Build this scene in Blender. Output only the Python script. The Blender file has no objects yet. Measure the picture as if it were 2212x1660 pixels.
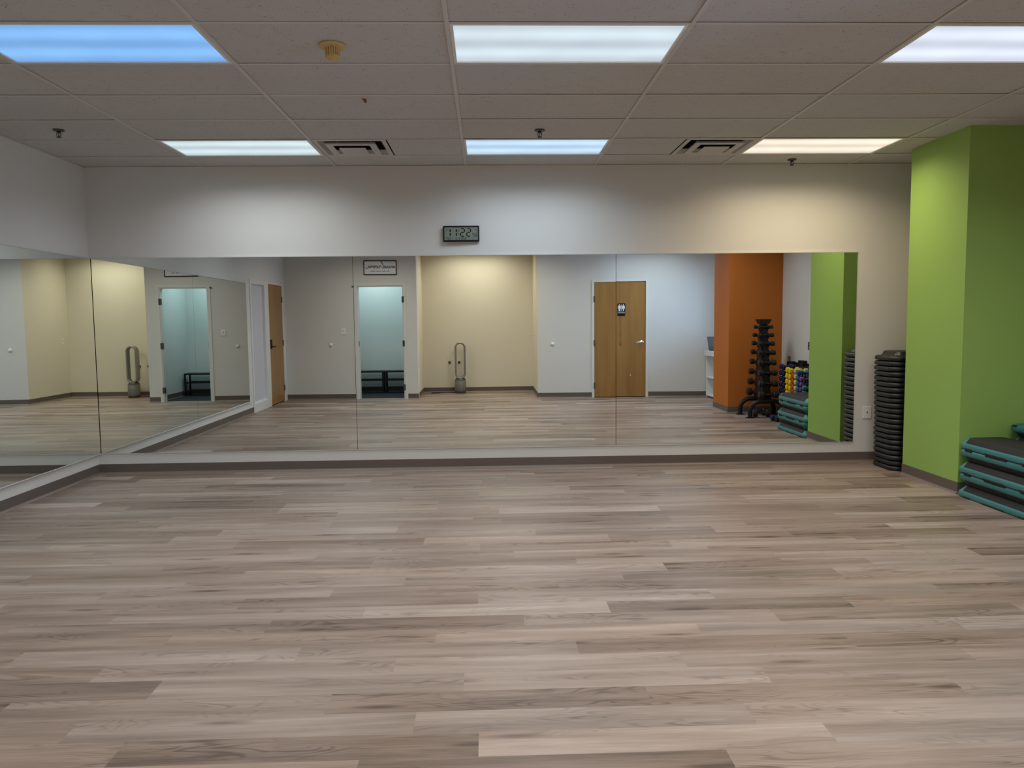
import bpy, bmesh, math, random
from mathutils import Vector, Matrix
random.seed(7)
sc = bpy.context.scene
C = sc.collection
PI = math.pi

# ------------------------------------------------------------------ camera
CAM = (3.7186, -7.4402, 1.4265)
YAW, PITCH, ROLL, FOC = .0323, .0819, -.0108, 1669.3
fw = Vector((math.sin(YAW)*math.cos(PITCH), math.cos(YAW)*math.cos(PITCH), -math.sin(PITCH)))
rt = Vector((math.cos(YAW), -math.sin(YAW), 0)); up = rt.cross(fw)
r2 = rt*math.cos(ROLL) + up*math.sin(ROLL); u2 = -rt*math.sin(ROLL) + up*math.cos(ROLL)
cd = bpy.data.cameras.new('camera'); cam = bpy.data.objects.new('camera', cd); C.objects.link(cam)
cd.sensor_fit = 'HORIZONTAL'; cd.sensor_width = 36; cd.lens = 36*FOC/2212; cd.clip_start = .02
m = Matrix((r2, u2, -fw)).transposed().to_4x4(); m.translation = CAM
cam.matrix_world = m
sc.camera = cam

# ------------------------------------------------------------------ world, view, lamps
w = bpy.data.worlds.new('world'); sc.world = w; w.use_nodes = True
w.node_tree.nodes['Background'].inputs[0].default_value = (.42, .64, 1, 1)
w.node_tree.nodes['Background'].inputs[1].default_value = 13.0
sc.view_settings.view_transform = 'Standard'; sc.view_settings.look = 'None'
sc.view_settings.gamma = 1; sc.view_settings.use_curve_mapping = False
sc.view_settings.exposure = 0.0
sc.cycles.max_bounces = 14; sc.cycles.diffuse_bounces = 6; sc.cycles.glossy_bounces = 8
sc.cycles.transparent_max_bounces = 12

H = 2.8847
LK = 1.0
# ceiling lamps: (x centre, y centre, watts, lamp colour, diffuser look, what to call it)
GX, GY = 1.1052, -.4576
def cell(i, j): return GX + 1.2192*(i+.5), GY - .6096*(j+.5)
LAMPS = [
 (0, 0, 12.5, (.88, .96, 1.0), (.66, .80, .84), 'white fluorescent ceiling panel by the front wall where the two mirrored walls meet', None),
 (2, 0, 13.5, (.72, .87, 1.0), (.58, .78, 1.0), 'pale blue fluorescent ceiling panel above the wall clock', None),
 (4, 0, 17.5, (1.0, .84, .58), (1.05, .90, .74), 'warm cream fluorescent ceiling panel by the green pillar', None),
 (0, 4, 19, (.84, .94, 1.0), (.25, .52, .96), 'strong blue fluorescent ceiling panel, the bluest of all', None),
 (2, 4, 25, (1.0, .98, .96), (.68, .78, .86), 'pinkish white fluorescent ceiling panel between the blue and the lavender panel', None),
 (4, 4, 21, (.90, .94, 1.0), (.80, .86, 1.0), 'lavender white fluorescent ceiling panel in front of the green pillar', None),
 (0, 8, 16, (1.0, .95, .86), (.80, .80, .80), 'fluorescent ceiling panel inside the wooden entrance door', None),
 (2, 8, 22, (.97, .96, .84), (.80, .78, .85), 'fluorescent ceiling panel in front of the cream alcove', None),
 (4, 8, 21, (.78, .90, 1.0), (.80, .80, .80), 'fluorescent ceiling panel in front of the restroom door', None),
 (2, 11.1, 18.5, (1.0, .94, .80), (.90, .80, .60), 'warm fluorescent ceiling panel in the alcove', 3.55),
]
def add_lamp(name, loc, sx, sy, watts, col, parent=None, rot=(0, 0, 0), spread=180):
    l = bpy.data.lights.new(name, 'AREA'); l.shape = 'RECTANGLE'; l.size = sx; l.size_y = sy
    l.energy = watts; l.color = col; l.spread = math.radians(spread)
    o = bpy.data.objects.new(name, l); C.objects.link(o); o.location = loc; o.rotation_euler = rot
    if parent: o.parent = parent
    return o

# ------------------------------------------------------------------ mesh helpers
class MB:
    def __init__(s): s.v = []; s.f = []; s.m = []
    def add(s, vs, fs, m=0):
        b = len(s.v); s.v += [tuple(v) for v in vs]
        for f in fs: s.f.append([i+b for i in f]); s.m.append(m)
    def box(s, x0, x1, y0, y1, z0, z1, m=0, M=None):
        vs = [Vector((x, y, z)) for z in (z0, z1) for x, y in ((x0, y0), (x1, y0), (x1, y1), (x0, y1))]
        if M: vs = [M @ v for v in vs]
        s.add(vs, [(3, 2, 1, 0), (4, 5, 6, 7), (0, 1, 5, 4), (1, 2, 6, 5), (2, 3, 7, 6), (3, 0, 4, 7)], m)
    def loft(s, loops, m=0, caps=True):
        n = len(loops[0]); vs = [v for l in loops for v in l]; fs = []
        for k in range(len(loops)-1):
            for i in range(n):
                j = (i+1) % n; fs.append((k*n+i, k*n+j, (k+1)*n+j, (k+1)*n+i))
        if caps: fs.append(tuple(reversed(range(n)))); fs.append(tuple((len(loops)-1)*n+i for i in range(n)))
        s.add(vs, fs, m)
    def lathe(s, prof, n=24, m=0, M=None):
        M = M or Matrix()
        s.loft([[M @ Vector((max(r, 1e-4)*math.cos(2*PI*i/n), max(r, 1e-4)*math.sin(2*PI*i/n), z)) for i in range(n)] for r, z in prof], m)
    def tube(s, pts, r, n=8, m=0, closed=False, flat=1.0):
        pts = [Vector(p) for p in pts]; loops = []; prev = None; N = len(pts)
        for i, p in enumerate(pts):
            a = pts[(i-1) % N] if (closed or i > 0) else p
            b = pts[(i+1) % N] if (closed or i < N-1) else p
            t = (b-a).normalized()
            if prev is None: u = t.orthogonal().normalized()
            else: u = (prev - t*prev.dot(t)).normalized()
            prev = u; v = t.cross(u); rr = r[i] if isinstance(r, (list, tuple)) else r
            loops.append([p + (u*math.cos(2*PI*k/n) + v*math.sin(2*PI*k/n)*flat)*rr for k in range(n)])
        if closed: loops.append(loops[0])
        s.loft(loops, m, caps=not closed)
    def build(s, name, mats, parent=None, smooth=False, bevel=0, seg=2):
        me = bpy.data.meshes.new(name); me.from_pydata(s.v, [], s.f); me.validate()
        if not isinstance(mats, (list, tuple)): mats = [mats]
        for mt in mats: me.materials.append(mt)
        for p, mi in zip(me.polygons, s.m): p.material_index = mi
        b = bmesh.new(); b.from_mesh(me); bmesh.ops.recalc_face_normals(b, faces=b.faces); b.to_mesh(me); b.free()
        if smooth:
            me.polygons.foreach_set('use_smooth', [True]*len(me.polygons))
            me.set_sharp_from_angle(angle=math.radians(38))
        o = bpy.data.objects.new(name, me); C.objects.link(o)
        if parent: o.parent = parent
        if bevel:
            bm_ = o.modifiers.new('bevel', 'BEVEL'); bm_.width = bevel; bm_.segments = seg; bm_.limit_method = 'ANGLE'
        return o
def tag(o, label, cat, group=None, kind=None):
    o['label'] = label; o['category'] = cat
    if group: o['group'] = group
    if kind: o['kind'] = kind
    return o
def thing(name, label, cat, loc=(0, 0, 0), rz=0, group=None):
    o = bpy.data.objects.new(name, None); C.objects.link(o); o.location = loc; o.rotation_euler = (0, 0, rz)
    o.empty_display_size = .1
    return tag(o, label, cat, group)
def struct(o): o['kind'] = 'structure'; return o
def dup(root, loc=None, rz=None, label=None):
    r = root.copy(); C.objects.link(r)
    if loc is not None: r.location = loc
    if rz is not None: r.rotation_euler = (0, 0, rz)
    if label: r['label'] = label
    for ch in list(root.children):
        c = ch.copy(); C.objects.link(c); c.parent = r
        for g in list(ch.children):
            d = g.copy(); C.objects.link(d); d.parent = c
    return r
def rrect(hx, hy, r, z, n=5, cx=0, cy=0):
    out = []
    for sx, sy, a0 in ((1, 1, 0), (-1, 1, PI/2), (-1, -1, PI), (1, -1, 1.5*PI)):
        for k in range(n+1):
            a = a0 + PI/2*k/n
            out.append(Vector((cx + sx*(hx-r) + r*math.cos(a), cy + sy*(hy-r) + r*math.sin(a), z)))
    return out
def text_mb(mb, body, size, M, m=0, extrude=.0004, align='CENTER'):
    cu = bpy.data.curves.new('t', 'FONT'); cu.body = body; cu.size = size; cu.align_x = align; cu.align_y = 'CENTER'
    cu.extrude = extrude; cu.resolution_u = 3
    o = bpy.data.objects.new('t', cu); C.objects.link(o)
    dg = bpy.context.evaluated_depsgraph_get(); dg.update()
    me = bpy.data.meshes.new_from_object(o.evaluated_get(dg))
    mb.add([M @ v.co for v in me.vertices], [tuple(p.vertices) for p in me.polygons], m)
    bpy.data.objects.remove(o); bpy.data.curves.remove(cu); bpy.data.meshes.remove(me)

# ------------------------------------------------------------------ materials
def mat(name, col, rough=.6, metal=0, spec=.5, noise=0, nscale=8, bump=0, bscale=200, coat=0):
    mt = bpy.data.materials.new(name); mt.use_nodes = True; nt = mt.node_tree; b = nt.nodes['Principled BSDF']
    b.inputs['Base Color'].default_value = (*col, 1); b.inputs['Roughness'].default_value = rough
    b.inputs['Metallic'].default_value = metal; b.inputs['Specular IOR Level'].default_value = spec
    if coat: b.inputs['Coat Weight'].default_value = coat; b.inputs['Coat Roughness'].default_value = .15
    tc = nt.nodes.new('ShaderNodeTexCoord')
    if noise:
        n = nt.nodes.new('ShaderNodeTexNoise'); n.inputs['Scale'].default_value = nscale; n.inputs['Detail'].default_value = 4
        nt.links.new(tc.outputs['Object'], n.inputs['Vector'])
        r = nt.nodes.new('ShaderNodeValToRGB'); r.color_ramp.elements[0].position = .3; r.color_ramp.elements[1].position = .7
        r.color_ramp.elements[0].color = (*[c*(1-noise) for c in col], 1); r.color_ramp.elements[1].color = (*[min(1, c*(1+noise)) for c in col], 1)
        nt.links.new(n.outputs['Fac'], r.inputs['Fac']); nt.links.new(r.outputs['Color'], b.inputs['Base Color'])
    if bump:
        n2 = nt.nodes.new('ShaderNodeTexNoise'); n2.inputs['Scale'].default_value = bscale; n2.inputs['Detail'].default_value = 2
        nt.links.new(tc.outputs['Object'], n2.inputs['Vector'])
        bp = nt.nodes.new('ShaderNodeBump'); bp.inputs['Strength'].default_value = bump; bp.inputs['Distance'].default_value = .002
        nt.links.new(n2.outputs['Fac'], bp.inputs['Height']); nt.links.new(bp.outputs['Normal'], b.inputs['Normal'])
    return mt
def emis(name, col, s):
    mt = bpy.data.materials.new(name); mt.use_nodes = True; nt = mt.node_tree; nt.nodes.clear()
    e = nt.nodes.new('ShaderNodeEmission'); e.inputs[0].default_value = (*col, 1); e.inputs[1].default_value = s
    o = nt.nodes.new('ShaderNodeOutputMaterial'); nt.links.new(e.outputs[0], o.inputs[0]); return mt

PAINT = mat('wall_paint', (.68, .66, .63), .75, spec=.25, noise=.012, nscale=1.5, bump=.12, bscale=350)
CREAM = mat('cream_paint', (.73, .67, .55), .75, spec=.25, noise=.012, nscale=1.5, bump=.12, bscale=350)
GREEN = mat('green_paint', (.30, .485, .115), .6, spec=.3, noise=.015, nscale=1.5, bump=.12, bscale=350)
ORANGE = mat('orange_paint', (.50, .145, .022), .6, spec=.3, noise=.015, nscale=1.5, bump=.12, bscale=350)
BASE = mat('baseboard_vinyl', (.135, .105, .09), .5, spec=.4, noise=.03, nscale=3)
TOE_SHEEN = mat('baseboard_toe_sheen', (.20, .16, .135), .4)  # paler than the strip: the toe's reflected light is put into its colour
WHITEM = mat('white_enamel', (.80, .80, .78), .35, spec=.5)
FRAMEP = mat('frame_paint', (.70, .69, .66), .45, noise=.01, nscale=3)
TBAR = mat('grid_metal', (.62, .60, .57), .5, noise=.02, nscale=5)
BLACKP = mat('black_plastic', (.006, .006, .009), .5, spec=.3, noise=.15, nscale=14, bump=.2, bscale=300)
RUBBER = mat('black_rubber', (.013, .014, .014), .42, noise=.2, nscale=9, bump=.25, bscale=240)
BLACKM = mat('black_metal', (.007, .008, .011), .45, spec=.35, noise=.1, nscale=10)
TEAL = mat('teal_plastic', (.045, .200, .203), .45, noise=.05, nscale=6, bump=.1, bscale=300)
MATB = mat('step_mat_rubber', (.015, .0145, .0165), .7, noise=.12, nscale=20, bump=.5, bscale=420)
GUN = mat('dark_hinge_metal', (.10, .10, .095), .4, metal=.6)
CHROME = mat('satin_chrome', (.62, .62, .62), .22, metal=1)
PLATEW = mat('plate_plastic', (.80, .80, .79), .35)
PLATEG = mat('plate_steel', (.30, .30, .30), .35, metal=.6)
DARK = mat('dark_void', (.015, .013, .012), .8)
YELLOWED = mat('aged_plastic', (.62, .44, .17), .5, noise=.05, nscale=30)
SILVER = mat('nickel_plastic', (.30, .29, .265), .35, metal=.6, noise=.03, nscale=20)
GREYFAN = mat('fan_grille', (.22, .215, .20), .5, metal=.3, noise=.08, nscale=60)
DKGREY = mat('dark_grey_plastic', (.05, .05, .045), .35)
MATNAVY = mat('entry_mat', (.018, .022, .032), .9, noise=.2, nscale=60, bump=.6, bscale=500)
MARBLE = mat('marble_laminate', (.72, .72, .74), .25, noise=.10, nscale=9)
EDGE = mat('mirror_glass_edge', (.012, .02, .018), .2)
DUCT = mat('duct_metal', (.025, .022, .022), .5, metal=.3, noise=.4, nscale=12)
VENTM = mat('vent_enamel', (.58, .55, .53), .5, noise=.02, nscale=5)

CHAN = mat('channel_metal', (.62, .62, .60), .4)
MIR = bpy.data.materials.new('mirror'); MIR.use_nodes = True
nt = MIR.node_tree; nt.nodes.clear(); g = nt.nodes.new('ShaderNodeBsdfGlossy'); g.inputs['Color'].default_value = (.80, .84, .815, 1)
g.inputs['Roughness'].default_value = 0; o_ = nt.nodes.new('ShaderNodeOutputMaterial'); nt.links.new(g.outputs[0], o_.inputs[0])
GLASS = bpy.data.materials.new('window_glass'); GLASS.use_nodes = True
nt = GLASS.node_tree; nt.nodes.clear(); tr = nt.nodes.new('ShaderNodeBsdfTransparent'); tr.inputs[0].default_value = (.93, .95, .95, 1)
gg = nt.nodes.new('ShaderNodeBsdfGlossy'); gg.inputs['Roughness'].default_value = .02
fr = nt.nodes.new('ShaderNodeFresnel'); fr.inputs[0].default_value = 1.5; mx = nt.nodes.new('ShaderNodeMixShader')
o_ = nt.nodes.new('ShaderNodeOutputMaterial')
nt.links.new(fr.outputs[0], mx.inputs[0]); nt.links.new(tr.outputs[0], mx.inputs[1]); nt.links.new(gg.outputs[0], mx.inputs[2]); nt.links.new(mx.outputs[0], o_.inputs[0])

def nodes(name):
    mt = bpy.data.materials.new(name); mt.use_nodes = True; return mt, mt.node_tree, mt.node_tree.nodes['Principled BSDF']
def N(nt, t, **kw):
    n = nt.nodes.new(t)
    for k, v in kw.items():
        if hasattr(n, k): setattr(n, k, v)
        else: n.inputs[k.replace('_', ' ')].default_value = v
    return n
def ramp(nt, stops):
    r = nt.nodes.new('ShaderNodeValToRGB'); e = r.color_ramp.elements
    while len(e) < len(stops): e.new(.5)
    for el, (p, c) in zip(e, stops): el.position = p; el.color = (*c, 1) if len(c) == 3 else c
    return r

# floor planks
FLOORM, nt, b = nodes('vinyl_planks'); L = nt.links.new
uv = N(nt, 'ShaderNodeUVMap', uv_map='plank'); at = N(nt, 'ShaderNodeAttribute', attribute_name='tone')
sp = N(nt, 'ShaderNodeSeparateColor'); L(at.outputs['Color'], sp.inputs[0])
off = N(nt, 'ShaderNodeCombineXYZ'); mu = N(nt, 'ShaderNodeMath', operation='MULTIPLY'); mu.inputs[1].default_value = 41; L(sp.outputs['Green'], mu.inputs[0]); L(mu.outputs[0], off.inputs[2])
vadd = N(nt, 'ShaderNodeVectorMath', operation='ADD'); L(uv.outputs[0], vadd.inputs[0]); L(off.outputs[0], vadd.inputs[1])
def scaled(sx, sy):
    mp = N(nt, 'ShaderNodeVectorMath', operation='MULTIPLY'); mp.inputs[1].default_value = (sx, sy, 1); L(vadd.outputs[0], mp.inputs[0]); return mp.outputs[0]
band = N(nt, 'ShaderNodeTexNoise', Scale=1.0, Detail=3.0, Roughness=.55, Distortion=.3); L(scaled(.9, 13), band.inputs['Vector'])
grain = N(nt, 'ShaderNodeTexNoise', Scale=1.0, Detail=6.0, Roughness=.7, Distortion=.15); L(scaled(5, 190), grain.inputs['Vector'])
# cathedral figure: contour lines of a stretched height field
fig = N(nt, 'ShaderNodeTexNoise', Scale=1.0, Detail=1.5, Roughness=.4, Distortion=.6); L(scaled(2.2, 11), fig.inputs['Vector'])
fm = N(nt, 'ShaderNodeMath', operation='MULTIPLY'); fm.inputs[1].default_value = 75; L(fig.outputs['Fac'], fm.inputs[0])
fs0 = N(nt, 'ShaderNodeMath', operation='SINE'); L(fm.outputs[0], fs0.inputs[0])
fs1 = N(nt, 'ShaderNodeMath', operation='MULTIPLY_ADD'); L(fs0.outputs[0], fs1.inputs[0]); fs1.inputs[1].default_value = .5; fs1.inputs[2].default_value = .5
fs = N(nt, 'ShaderNodeMath', operation='POWER'); L(fs1.outputs[0], fs.inputs[0]); fs.inputs[1].default_value = 4
msk = N(nt, 'ShaderNodeTexNoise', Scale=1.0, Detail=1.0); L(scaled(1.6, 9), msk.inputs['Vector'])
mr = N(nt, 'ShaderNodeMapRange'); mr.inputs['From Min'].default_value = .49; mr.inputs['From Max'].default_value = .66; L(msk.outputs['Fac'], mr.inputs['Value'])
fmx = N(nt, 'ShaderNodeMath', operation='MULTIPLY'); L(fs.outputs[0], fmx.inputs[0]); L(mr.outputs[0], fmx.inputs[1])
# knots
vor = N(nt, 'ShaderNodeTexVoronoi', Scale=1.0); L(scaled(1.5, 9), vor.inputs['Vector'])
kn = N(nt, 'ShaderNodeMapRange'); kn.inputs['From Min'].default_value = .03; kn.inputs['From Max'].default_value = .19; kn.inputs['To Min'].default_value = 1; kn.inputs['To Max'].default_value = 0; L(vor.outputs['Distance'], kn.inputs['Value'])
def lin(a, ka, bb, kb):
    m1 = N(nt, 'ShaderNodeMath', operation='MULTIPLY'); L(a, m1.inputs[0]); m1.inputs[1].default_value = ka
    m2 = N(nt, 'ShaderNodeMath', operation='MULTIPLY_ADD'); L(bb, m2.inputs[0]); m2.inputs[1].default_value = kb; L(m1.outputs[0], m2.inputs[2]); return m2.outputs[0]
s1 = lin(band.outputs['Fac'], .78, grain.outputs['Fac'], .50)
s2 = lin(s1, 1.0, sp.outputs['Red'], .48)
s3 = lin(s2, 1.0, fmx.outputs[0], -.20)
s4 = lin(s3, 1.0, kn.outputs[0], -.32)
sub = N(nt, 'ShaderNodeMath', operation='SUBTRACT'); sub.inputs[1].default_value = .380; L(s4, sub.inputs[0])
cr = ramp(nt, [(.10, (.088, .059, .045)), (.30, (.190, .138, .109)), (.50, (.282, .212, .174)), (.68, (.366, .288, .243)), (.90, (.495, .413, .357))])
L(sub.outputs[0], cr.inputs[0])
hs = N(nt, 'ShaderNodeHueSaturation'); L(cr.outputs[0], hs.inputs['Color'])
sm = N(nt, 'ShaderNodeMapRange'); sm.inputs['To Min'].default_value = .96; sm.inputs['To Max'].default_value = 1.16; L(sp.outputs['Blue'], sm.inputs['Value']); L(sm.outputs[0], hs.inputs['Saturation'])
L(hs.outputs[0], b.inputs['Base Color'])
b.inputs['Roughness'].default_value = .40; b.inputs['Specular IOR Level'].default_value = .42
rr = N(nt, 'ShaderNodeMapRange'); rr.inputs['To Min'].default_value = .34; rr.inputs['To Max'].default_value = .50; L(grain.outputs['Fac'], rr.inputs['Value']); L(rr.outputs[0], b.inputs['Roughness'])
bp = N(nt, 'ShaderNodeBump'); bp.inputs['Strength'].default_value = .12; bp.inputs['Distance'].default_value = .001; L(grain.outputs['Fac'], bp.inputs['Height']); L(bp.outputs[0], b.inputs['Normal'])

# ceiling tile
TILE, nt, b = nodes('ceiling_tile'); L = nt.links.new
tc = N(nt, 'ShaderNodeTexCoord')
v1 = N(nt, 'ShaderNodeTexVoronoi', Scale=75.0); L(tc.outputs['Object'], v1.inputs['Vector'])
n1 = N(nt, 'ShaderNodeTexNoise', Scale=22.0, Detail=2.0); L(tc.outputs['Object'], n1.inputs['Vector'])
ad = N(nt, 'ShaderNodeMath', operation='MULTIPLY_ADD'); L(n1.outputs['Fac'], ad.inputs[0]); ad.inputs[1].default_value = -.9; ad.inputs[2].default_value = .63
th = N(nt, 'ShaderNodeMath', operation='LESS_THAN'); L(v1.outputs['Distance'], th.inputs[0]); L(ad.outputs[0], th.inputs[1])
n3 = N(nt, 'ShaderNodeTexNoise', Scale=1.2, Detail=2.0); L(tc.outputs['Object'], n3.inputs['Vector'])
c1 = ramp(nt, [(.3, (.56, .545, .54)), (.7, (.59, .58, .575))]); L(n3.outputs['Fac'], c1.inputs[0])
mxc = N(nt, 'ShaderNodeMix', data_type='RGBA'); L(th.outputs[0], mxc.inputs[0]); L(c1.outputs[0], mxc.inputs[6]); mxc.inputs[7].default_value = (.40, .375, .355, 1)
L(mxc.outputs[2], b.inputs['Base Color']); b.inputs['Roughness'].default_value = .9; b.inputs['Specular IOR Level'].default_value = .1

def wood(name, c0, c1, c2):
    mt, nt, b = nodes(name); L = nt.links.new
    tc = N(nt, 'ShaderNodeTexCoord'); mp = N(nt, 'ShaderNodeMapping'); mp.inputs['Scale'].default_value = (9, 9, .7); L(tc.outputs['Object'], mp.inputs[0])
    n = N(nt, 'ShaderNodeTexNoise', Scale=1.0, Detail=5.0, Distortion=.6); L(mp.outputs[0], n.inputs['Vector'])
    r = ramp(nt, [(.25, c0), (.5, c1), (.78, c2)]); L(n.outputs['Fac'], r.inputs[0]); L(r.outputs[0], b.inputs['Base Color'])
    b.inputs['Roughness'].default_value = .38; return mt
MAPLE = wood('maple_veneer', (.27, .130, .034), (.325, .165, .046), (.385, .205, .062))

# light diffusers: two tubes show through the prismatic sheet
def diffuser_mat(k, col):
    mt = bpy.data.materials.new('light_diffuser_%d' % k); mt.use_nodes = True; nt = mt.node_tree; nt.nodes.clear(); L = nt.links.new
    tc = N(nt, 'ShaderNodeTexCoord'); s = N(nt, 'ShaderNodeSeparateXYZ'); L(tc.outputs['Object'], s.inputs[0])
    m1 = N(nt, 'ShaderNodeMath', operation='MULTIPLY'); m1.inputs[1].default_value = 2*PI/.27; L(s.outputs['Y'], m1.inputs[0])
    cs = N(nt, 'ShaderNodeMath', operation='COSINE'); L(m1.outputs[0], cs.inputs[0])
    n = N(nt, 'ShaderNodeTexNoise', Scale=3.0, Detail=1.0); L(tc.outputs['Object'], n.inputs['Vector'])
    ck = N(nt, 'ShaderNodeTexChecker', Scale=150.0); L(tc.outputs['Object'], ck.inputs['Vector'])
    a = N(nt, 'ShaderNodeMath', operation='MULTIPLY_ADD'); L(cs.outputs[0], a.inputs[0]); a.inputs[1].default_value = -.13; a.inputs[2].default_value = .80
    a2 = N(nt, 'ShaderNodeMath', operation='MULTIPLY_ADD'); L(n.outputs['Fac'], a2.inputs[0]); a2.inputs[1].default_value = .22; L(a.outputs[0], a2.inputs[2])
    a3 = N(nt, 'ShaderNodeMath', operation='MULTIPLY_ADD'); L(ck.outputs['Fac'], a3.inputs[0]); a3.inputs[1].default_value = .05; L(a2.outputs[0], a3.inputs[2])
    e = N(nt, 'ShaderNodeEmission'); e.inputs[0].default_value = (*col, 1); L(a3.outputs[0], e.inputs[1])
    o = N(nt, 'ShaderNodeOutputMaterial'); L(e.outputs[0], o.inputs[0]); return mt

# ------------------------------------------------------------------ room shell
MO = .012                       # twice the mirror stand-off: depth of mirrored readings
def RY(x): return -(7.03 + MO - .068*x)      # back wall line
XR = 8.14
AX0, AX1, AYB = 2.445, 4.655, -8.15
# floor of planks
PW, PL = .1524, 1.2095
OFFS = {-4: .865, -3: .045, -2: 1.025, -1: .688, 0: 1.192, 1: .899, 2: .469, 3: 1.052, 4: .251, 5: .679, 6: .03, 7: .463, 8: .831, 9: 1.104,
        10: .605, 11: .242, 12: .033, 13: .876, 14: .403, 15: .668, 16: .181, 17: 1.184, 20: .909, 21: .612, 22: .011, 23: .779, 25: .033, 26: .245, 27: .519}
TONES = {(-4, 1): .5, (-4, 2): .10, (-4, 3): .55, (-3, 1): .5, (-3, 2): .12, (-3, 3): .76, (-3, 4): .6, (-2, 0): .2, (-2, 1): .45, (-2, 2): .5, (-2, 3): .72,
 (-1, 1): .4, (-1, 2): .14, (-1, 3): .42, (-1, 4): .6, (0, 0): .14, (0, 1): .56, (0, 2): .68, (0, 3): .4, (1, 0): .25, (1, 1): .64, (1, 2): .66, (1, 3): .5, (1, 4): .55,
 (2, 0): .45, (2, 1): .62, (2, 2): .5, (2, 3): .26, (2, 4): .25, (3, 0): .28, (3, 1): .5, (3, 2): .62, (3, 3): .52, (3, 4): .72, (4, 1): .3, (4, 2): .14, (4, 3): .45, (4, 4): .3,
 (5, 0): .35, (5, 1): .6, (5, 2): .84, (5, 3): .2, (5, 4): .4, (6, 1): .45, (6, 2): .28, (6, 3): .64, (6, 4): .55, (7, 1): .55, (7, 2): .35, (7, 3): .28, (7, 4): .62, (7, 5): .35,
 (8, 0): .66, (8, 1): .5, (8, 2): .45, (8, 3): .28}
vs = []; fs = []; uvs = []; cols = []
rnd = random.Random(3); prevt = .5
for r in range(-24, 31):
    y0 = -4.552 + r*PW; y1 = y0 + PW
    y1 = min(y1, .0)
    if y0 >= 0: continue
    off = OFFS.get(r, rnd.random()*PL); x = off - PL
    while x < XR + .1:
        a, c = max(x, -.0), min(x+PL, XR)
        # keep the planks out of the mudroom
        if c > a:
            if y1 <= -7.05:
                a2, c2 = max(a, AX0-.03), min(c, AX1+.03)
                if c2 <= a2: x += PL; continue
                a, c = a2, c2
            b0 = len(vs); vs += [(a, y0, 0), (c, y0, 0), (c, y1, 0), (a, y1, 0)]; fs.append((b0, b0+1, b0+2, b0+3))
            ro = rnd.random()*3
            uvs += [(a-x+ro, 0), (c-x+ro, 0), (c-x+ro, y1-y0), (a-x+ro, y1-y0)]
            t = min(1, max(0, rnd.gauss(.47, .19) + (.34 if rnd.random() < .13 else 0)))
            t = TONES.get((r, round((x-off)/PL)), t)
            cols += [(t, rnd.random(), rnd.random(), 1)]
            cols += [cols[-1]]*3
        x += PL
me = bpy.data.meshes.new('floor'); me.from_pydata(vs, [], fs); me.materials.append(FLOORM)
me.uv_layers.new(name='plank'); me.color_attributes.new('tone', 'FLOAT_COLOR', 'CORNER')
ul = me.uv_layers['plank']; ul.data.foreach_set('uv', [q for u_ in uvs for q in u_])
ca = me.color_attributes['tone']; ca.data.foreach_set('color', [q for c_ in cols for q in c_])
fo = bpy.data.objects.new('floor', me); C.objects.link(fo); struct(fo)

# ceiling tiles over the T-bar grid
tiles = MB(); grid = MB(); lampcells = {(i, j) for i, j, *_ in LAMPS if isinstance(j, int)}
ventcells = {(1, 0): (GX+1.2192, GX+1.2192+.6096), (3, 0): (GX+4*1.2192-.6096, GX+4*1.2192)}
rt_ = random.Random(11)
def tile(x0, x1, y0, y1):
    d = [rt_.uniform(0, .0035) for _ in range(4)]; z = H+.004
    tiles.add([(x0, y0, z+d[0]), (x1, y0, z+d[1]), (x1, y1, z+d[2]), (x0, y1, z+d[3]), (x0, y0, z+.05), (x1, y0, z+.05), (x1, y1, z+.05), (x0, y1, z+.05)],
              [(0, 1, 2, 3), (0, 4, 5, 1), (1, 5, 6, 2), (2, 6, 7, 3), (3, 7, 4, 0), (4, 7, 6, 5)])
for i in range(-1, 6):
    for j in range(-1, 13):
        x0, x1 = max(GX+1.2192*i, 0), min(GX+1.2192*(i+1), XR)
        y1, y0 = min(GY-.6096*j, 0), max(GY-.6096*(j+1), -8.3)
        if x1-x0 < .03 or (i, j) in lampcells: continue
        if (i, j) in ventcells:
            a, c = ventcells[(i, j)]
            if a > x0+.05: tile(x0+.003, a-.002, y0+.003, y1-.003)
            if c < x1-.05: tile(c+.002, x1-.003, y0+.003, y1-.003)
            continue
        tile(x0+.003, x1-.003, y0+.003, y1-.003)
g2 = .0115
for i in range(0, 6): x = GX+1.2192*i; grid.box(x-g2, x+g2, -8.2, 0, H, H+.0035)
for j in range(0, 14):
    y = GY-.6096*j
    for i in range(-1, 6):
        x0, x1 = max(GX+1.2192*i+g2, 0), min(GX+1.2192*(i+1)-g2, XR)
        if x1 > x0: grid.box(x0, x1, y-g2*.8, y+g2*.8, H+.0004, H+.0035)
grid.box(0, XR, -.02, 0, H+.0006, H+.0035); grid.box(0, .02, -7, -.0, H+.0006, H+.0035)
o = struct(tiles.build('ceiling', TILE)); struct(grid.build('trim_1', TBAR))

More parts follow.
